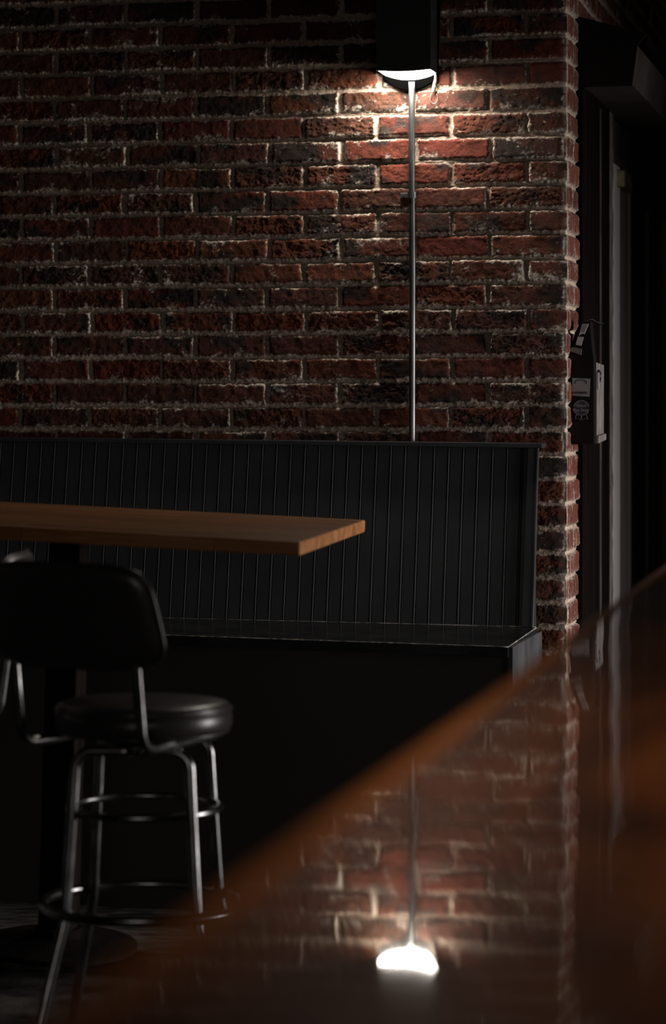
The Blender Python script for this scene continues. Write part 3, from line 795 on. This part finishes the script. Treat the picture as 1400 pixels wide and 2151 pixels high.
# ------------------------------------------------------------------ bar stools
def make_stool():
    root = empty('bar_stool', (0,0,0))
    # seat cushion
    zt = 0.762
    prof = [(0,0.700),(0.170,0.700),(0.178,0.703),(0.183,0.712),(0.184,0.728),(0.182,0.742),(0.1785,0.746),(0.1785,0.749),(0.180,0.752),(0.176,0.758),(0.16,0.763),(0.12,0.768),(0.06,0.771),(0,0.772)]
    cush = LMB().lathe(prof, 96).build('seat', M['vinyl'], root, smooth=True)
    ringp = [(0.182*math.cos(a), 0.182*math.sin(a), 0.7475) for a in np.linspace(0, 2*math.pi, 97)[:-1]]
    LMB().tube(ringp, 0.0034, 10, closed=True).build('piping', M['vinyl'], cush, smooth=True)
    ringp = [(0.176*math.cos(a), 0.176*math.sin(a), 0.702) for a in np.linspace(0, 2*math.pi, 97)[:-1]]
    LMB().tube(ringp, 0.003, 10, closed=True).build('piping', M['vinyl'], cush, smooth=True)
    LMB().lathe([(0,0.678),(0.075,0.678),(0.09,0.684),(0.09,0.699),(0,0.699)], 48).build('swivel_plate', M['black'], root, smooth=True, angle=35)
    # legs: two inverted U hoops, each half one leg, rounded at the top
    az = [68, 158, 248, 338]
    def P(r, a, z): return Vector((r*math.cos(math.radians(a)), r*math.sin(math.radians(a)), z))
    A_, B_, C_, D_ = 248, 158, 338, 68
    for a, c in ((A_, C_), (C_, A_), (B_, D_), (D_, B_)):
        mid = (P(0.165, a, 0.672) + P(0.165, c, 0.672))/2
        path = [mid, P(0.165, a, 0.672), P(0.170, a, 0.60), P(0.192, a, 0.33), P(0.286, a, 0.012)]
        pth = resample(fillet(path, [0.062, 0.3, 0.12], 12), 0.02)
        lg = LMB().tube(pth, 0.0112, 20).build('leg', M['chrome'], root, smooth=True)
        f0 = P(0.284, a, 0.018); f1 = P(0.289, a, 0.0)
        LMB().tube([f0, f1], 0.0145, 16).build('foot_cap', M['rubber'], lg, smooth=True, angle=40)
    for c_ in ((A_, C_), (B_, D_)):
        mid = (P(0.165, c_[0], 0.672) + P(0.165, c_[1], 0.672))/2
        q = mid*0.75; q.z = 0.676
        LMB().box(((mid+q)/2).to_tuple()[:2] + (0.6815,), (0.03,0,0), (0,0.045,0), (0,0,0.003)).build('mounting_plate', M['black'], root)
    for rr, zz, nm, tr in ((0.157, 0.542, 'brace_ring', 0.0085), (0.209, 0.345, 'foot_ring', 0.0112)):
        rp = [(rr*math.cos(a), rr*math.sin(a), zz) for a in np.linspace(0, 2*math.pi, 97)[:-1]]
        LMB().tube(rp, tr, 16, closed=True).build(nm, M['chrome'], root, smooth=True)
    # back uprights, from beneath the seat, round and up
    for sx in (-1, 1):
        path = [(sx*0.12, 0.10, 0.690), (sx*0.148, -0.222, 0.690), (sx*0.148, -0.245, 0.86), (sx*0.149, -0.251, 0.93)]
        LMB().tube(resample(fillet(path, [0.045, 0.3], 12), 0.02), 0.0108, 20).build('back_upright', M['chrome'], root, smooth=True)
    # padded curved backrest
    nx, nz_, nt_ = 40, 16, 1
    def shape(u_, v_):
        # u -1..1 across, v 0..1 up ; superellipse corners
        hwid = 0.213 - 0.020*v_
        x = u_*hwid
        return x
    front = []; 
    V = []; idx = {}
    n1, n2 = 44, 22
    for side in (0, 1):
        for j in range(n2+1):
            for i in range(n1+1):
                u_ = -1+2*i/n1; v_ = -1+2*j/n2
                # square-to-squircle mapping gives round corners
                pu = 5.0
                m_ = max(abs(u_), abs(v_)); 
                l_ = (abs(u_)**pu+abs(v_)**pu)**(1/pu) if m_ > 0 else 1
                f_ = m_/l_ if l_ > 0 else 1
                uu, vv = u_*f_, v_*f_
                x = uu*(0.214 - 0.012*(vv+1)); zc_ = 0.957 + vv*0.104
                edge = 1 - m_**10
                thick = 0.020*max(edge, 0)**0.5
                yb_ = -0.268 - 0.20*(zc_-0.90) + 1.05*x*x - 0.012*(uu*uu)
                y = yb_ + (thick+0.004 if side == 0 else -thick*0.75-0.004)
                idx[(side,i,j)] = len(V); V.append((x, y, zc_))
    Fs = []
    for j in range(n2):
        for i in range(n1):
            a = [idx[(0,i,j)], idx[(0,i+1,j)], idx[(0,i+1,j+1)], idx[(0,i,j+1)]]; Fs.append(tuple(a[::-1]))
            a = [idx[(1,i,j)], idx[(1,i+1,j)], idx[(1,i+1,j+1)], idx[(1,i,j+1)]]; Fs.append(tuple(a))
    loop = [(i,0) for i in range(n1)] + [(n1,j) for j in range(n2)] + [(i,n2) for i in range(n1,0,-1)] + [(0,j) for j in range(n2,0,-1)]
    for k in range(len(loop)):
        p, q = loop[k], loop[(k+1) % len(loop)]
        Fs.append((idx[(0,)+p], idx[(0,)+q], idx[(1,)+q], idx[(1,)+p]))
    br_ = LMB().add(V, Fs).build('backrest', M['vinyl'], root, smooth=True)
    rim = [Vector(V[idx[(0,)+p]])*0.5 + Vector(V[idx[(1,)+p]])*0.5 for p in loop]
    LMB().tube(rim, 0.0045, 8, closed=True).build('piping', M['vinyl'], br_, smooth=True)
    return root
def copy_tree(o, parent=None):
    c = o.copy(); COL.objects.link(c)
    if parent is not None: c.parent = parent
    for ch in list(o.children): copy_tree(ch, c)
    return c
st = make_stool()
YS = 5.52
st.location = ((302-CX)/F*YS, YS, 0); st.rotation_euler = (0, 0, math.radians(60-90))
tag(st, 'whole black vinyl bar stool with round seat and chrome legs before the wooden table', 'stool', 'black and chrome bar stools')
s2 = copy_tree(st)
s2.location = ((-246-CX)/F*5.66, 5.66, 0); s2.rotation_euler = (0, 0, math.radians(178-90))
s2['label'] = 'black and chrome bar stool mostly cut off by the left edge of the photo'

# ------------------------------------------------------------------ foreground bar
ZB = 1.065
pa, pb = onplane(1400, 1180, ZB), onplane(60, 2150, ZB)
d = (pa-pb).normalized(); perp = Vector((d.y, -d.x, 0))      # perp points right
A0 = pb - d*2.3; A1 = pa + d*0.12
bar = empty('bar_counter', (A0+A1)/2 - Vector((0,0,ZB)))
tag(bar, 'glossy varnished orange-brown bar top sweeping across the foreground', 'counter')
tkb = 0.045
def plank(p0, p1, top):
    dz = Vector((0,0,tkb)); up = Vector((0,0,top))
    return MB().hexa([A0+perp*p0-dz, A0+perp*p1-dz, A1+perp*p1-dz, A1+perp*p0-dz, A0+perp*p0+up, A0+perp*p1+up, A1+perp*p1+up, A1+perp*p0+up])
plank(0.028, 0.75, 0.0).build('bar_top', M['barwood'], bar, bevel=0.001)
o = plank(0.0, 0.028, 0.0).build('edge_rail', M['edgewood'], bar, bevel=0.010, seg=5, smooth=False)
tag(o, 'lighter orange rounded edge strip')
dn = Vector((0,0,1))
MB().hexa([A0+perp*0.22-dn*ZB, A0+perp*0.27-dn*ZB, A1+perp*0.27-dn*ZB, A1+perp*0.22-dn*ZB,
           A0+perp*0.22-dn*tkb, A0+perp*0.27-dn*tkb, A1+perp*0.27-dn*tkb, A1+perp*0.22-dn*tkb]).build('bar_front_panel', M['frontpanel'], bar)
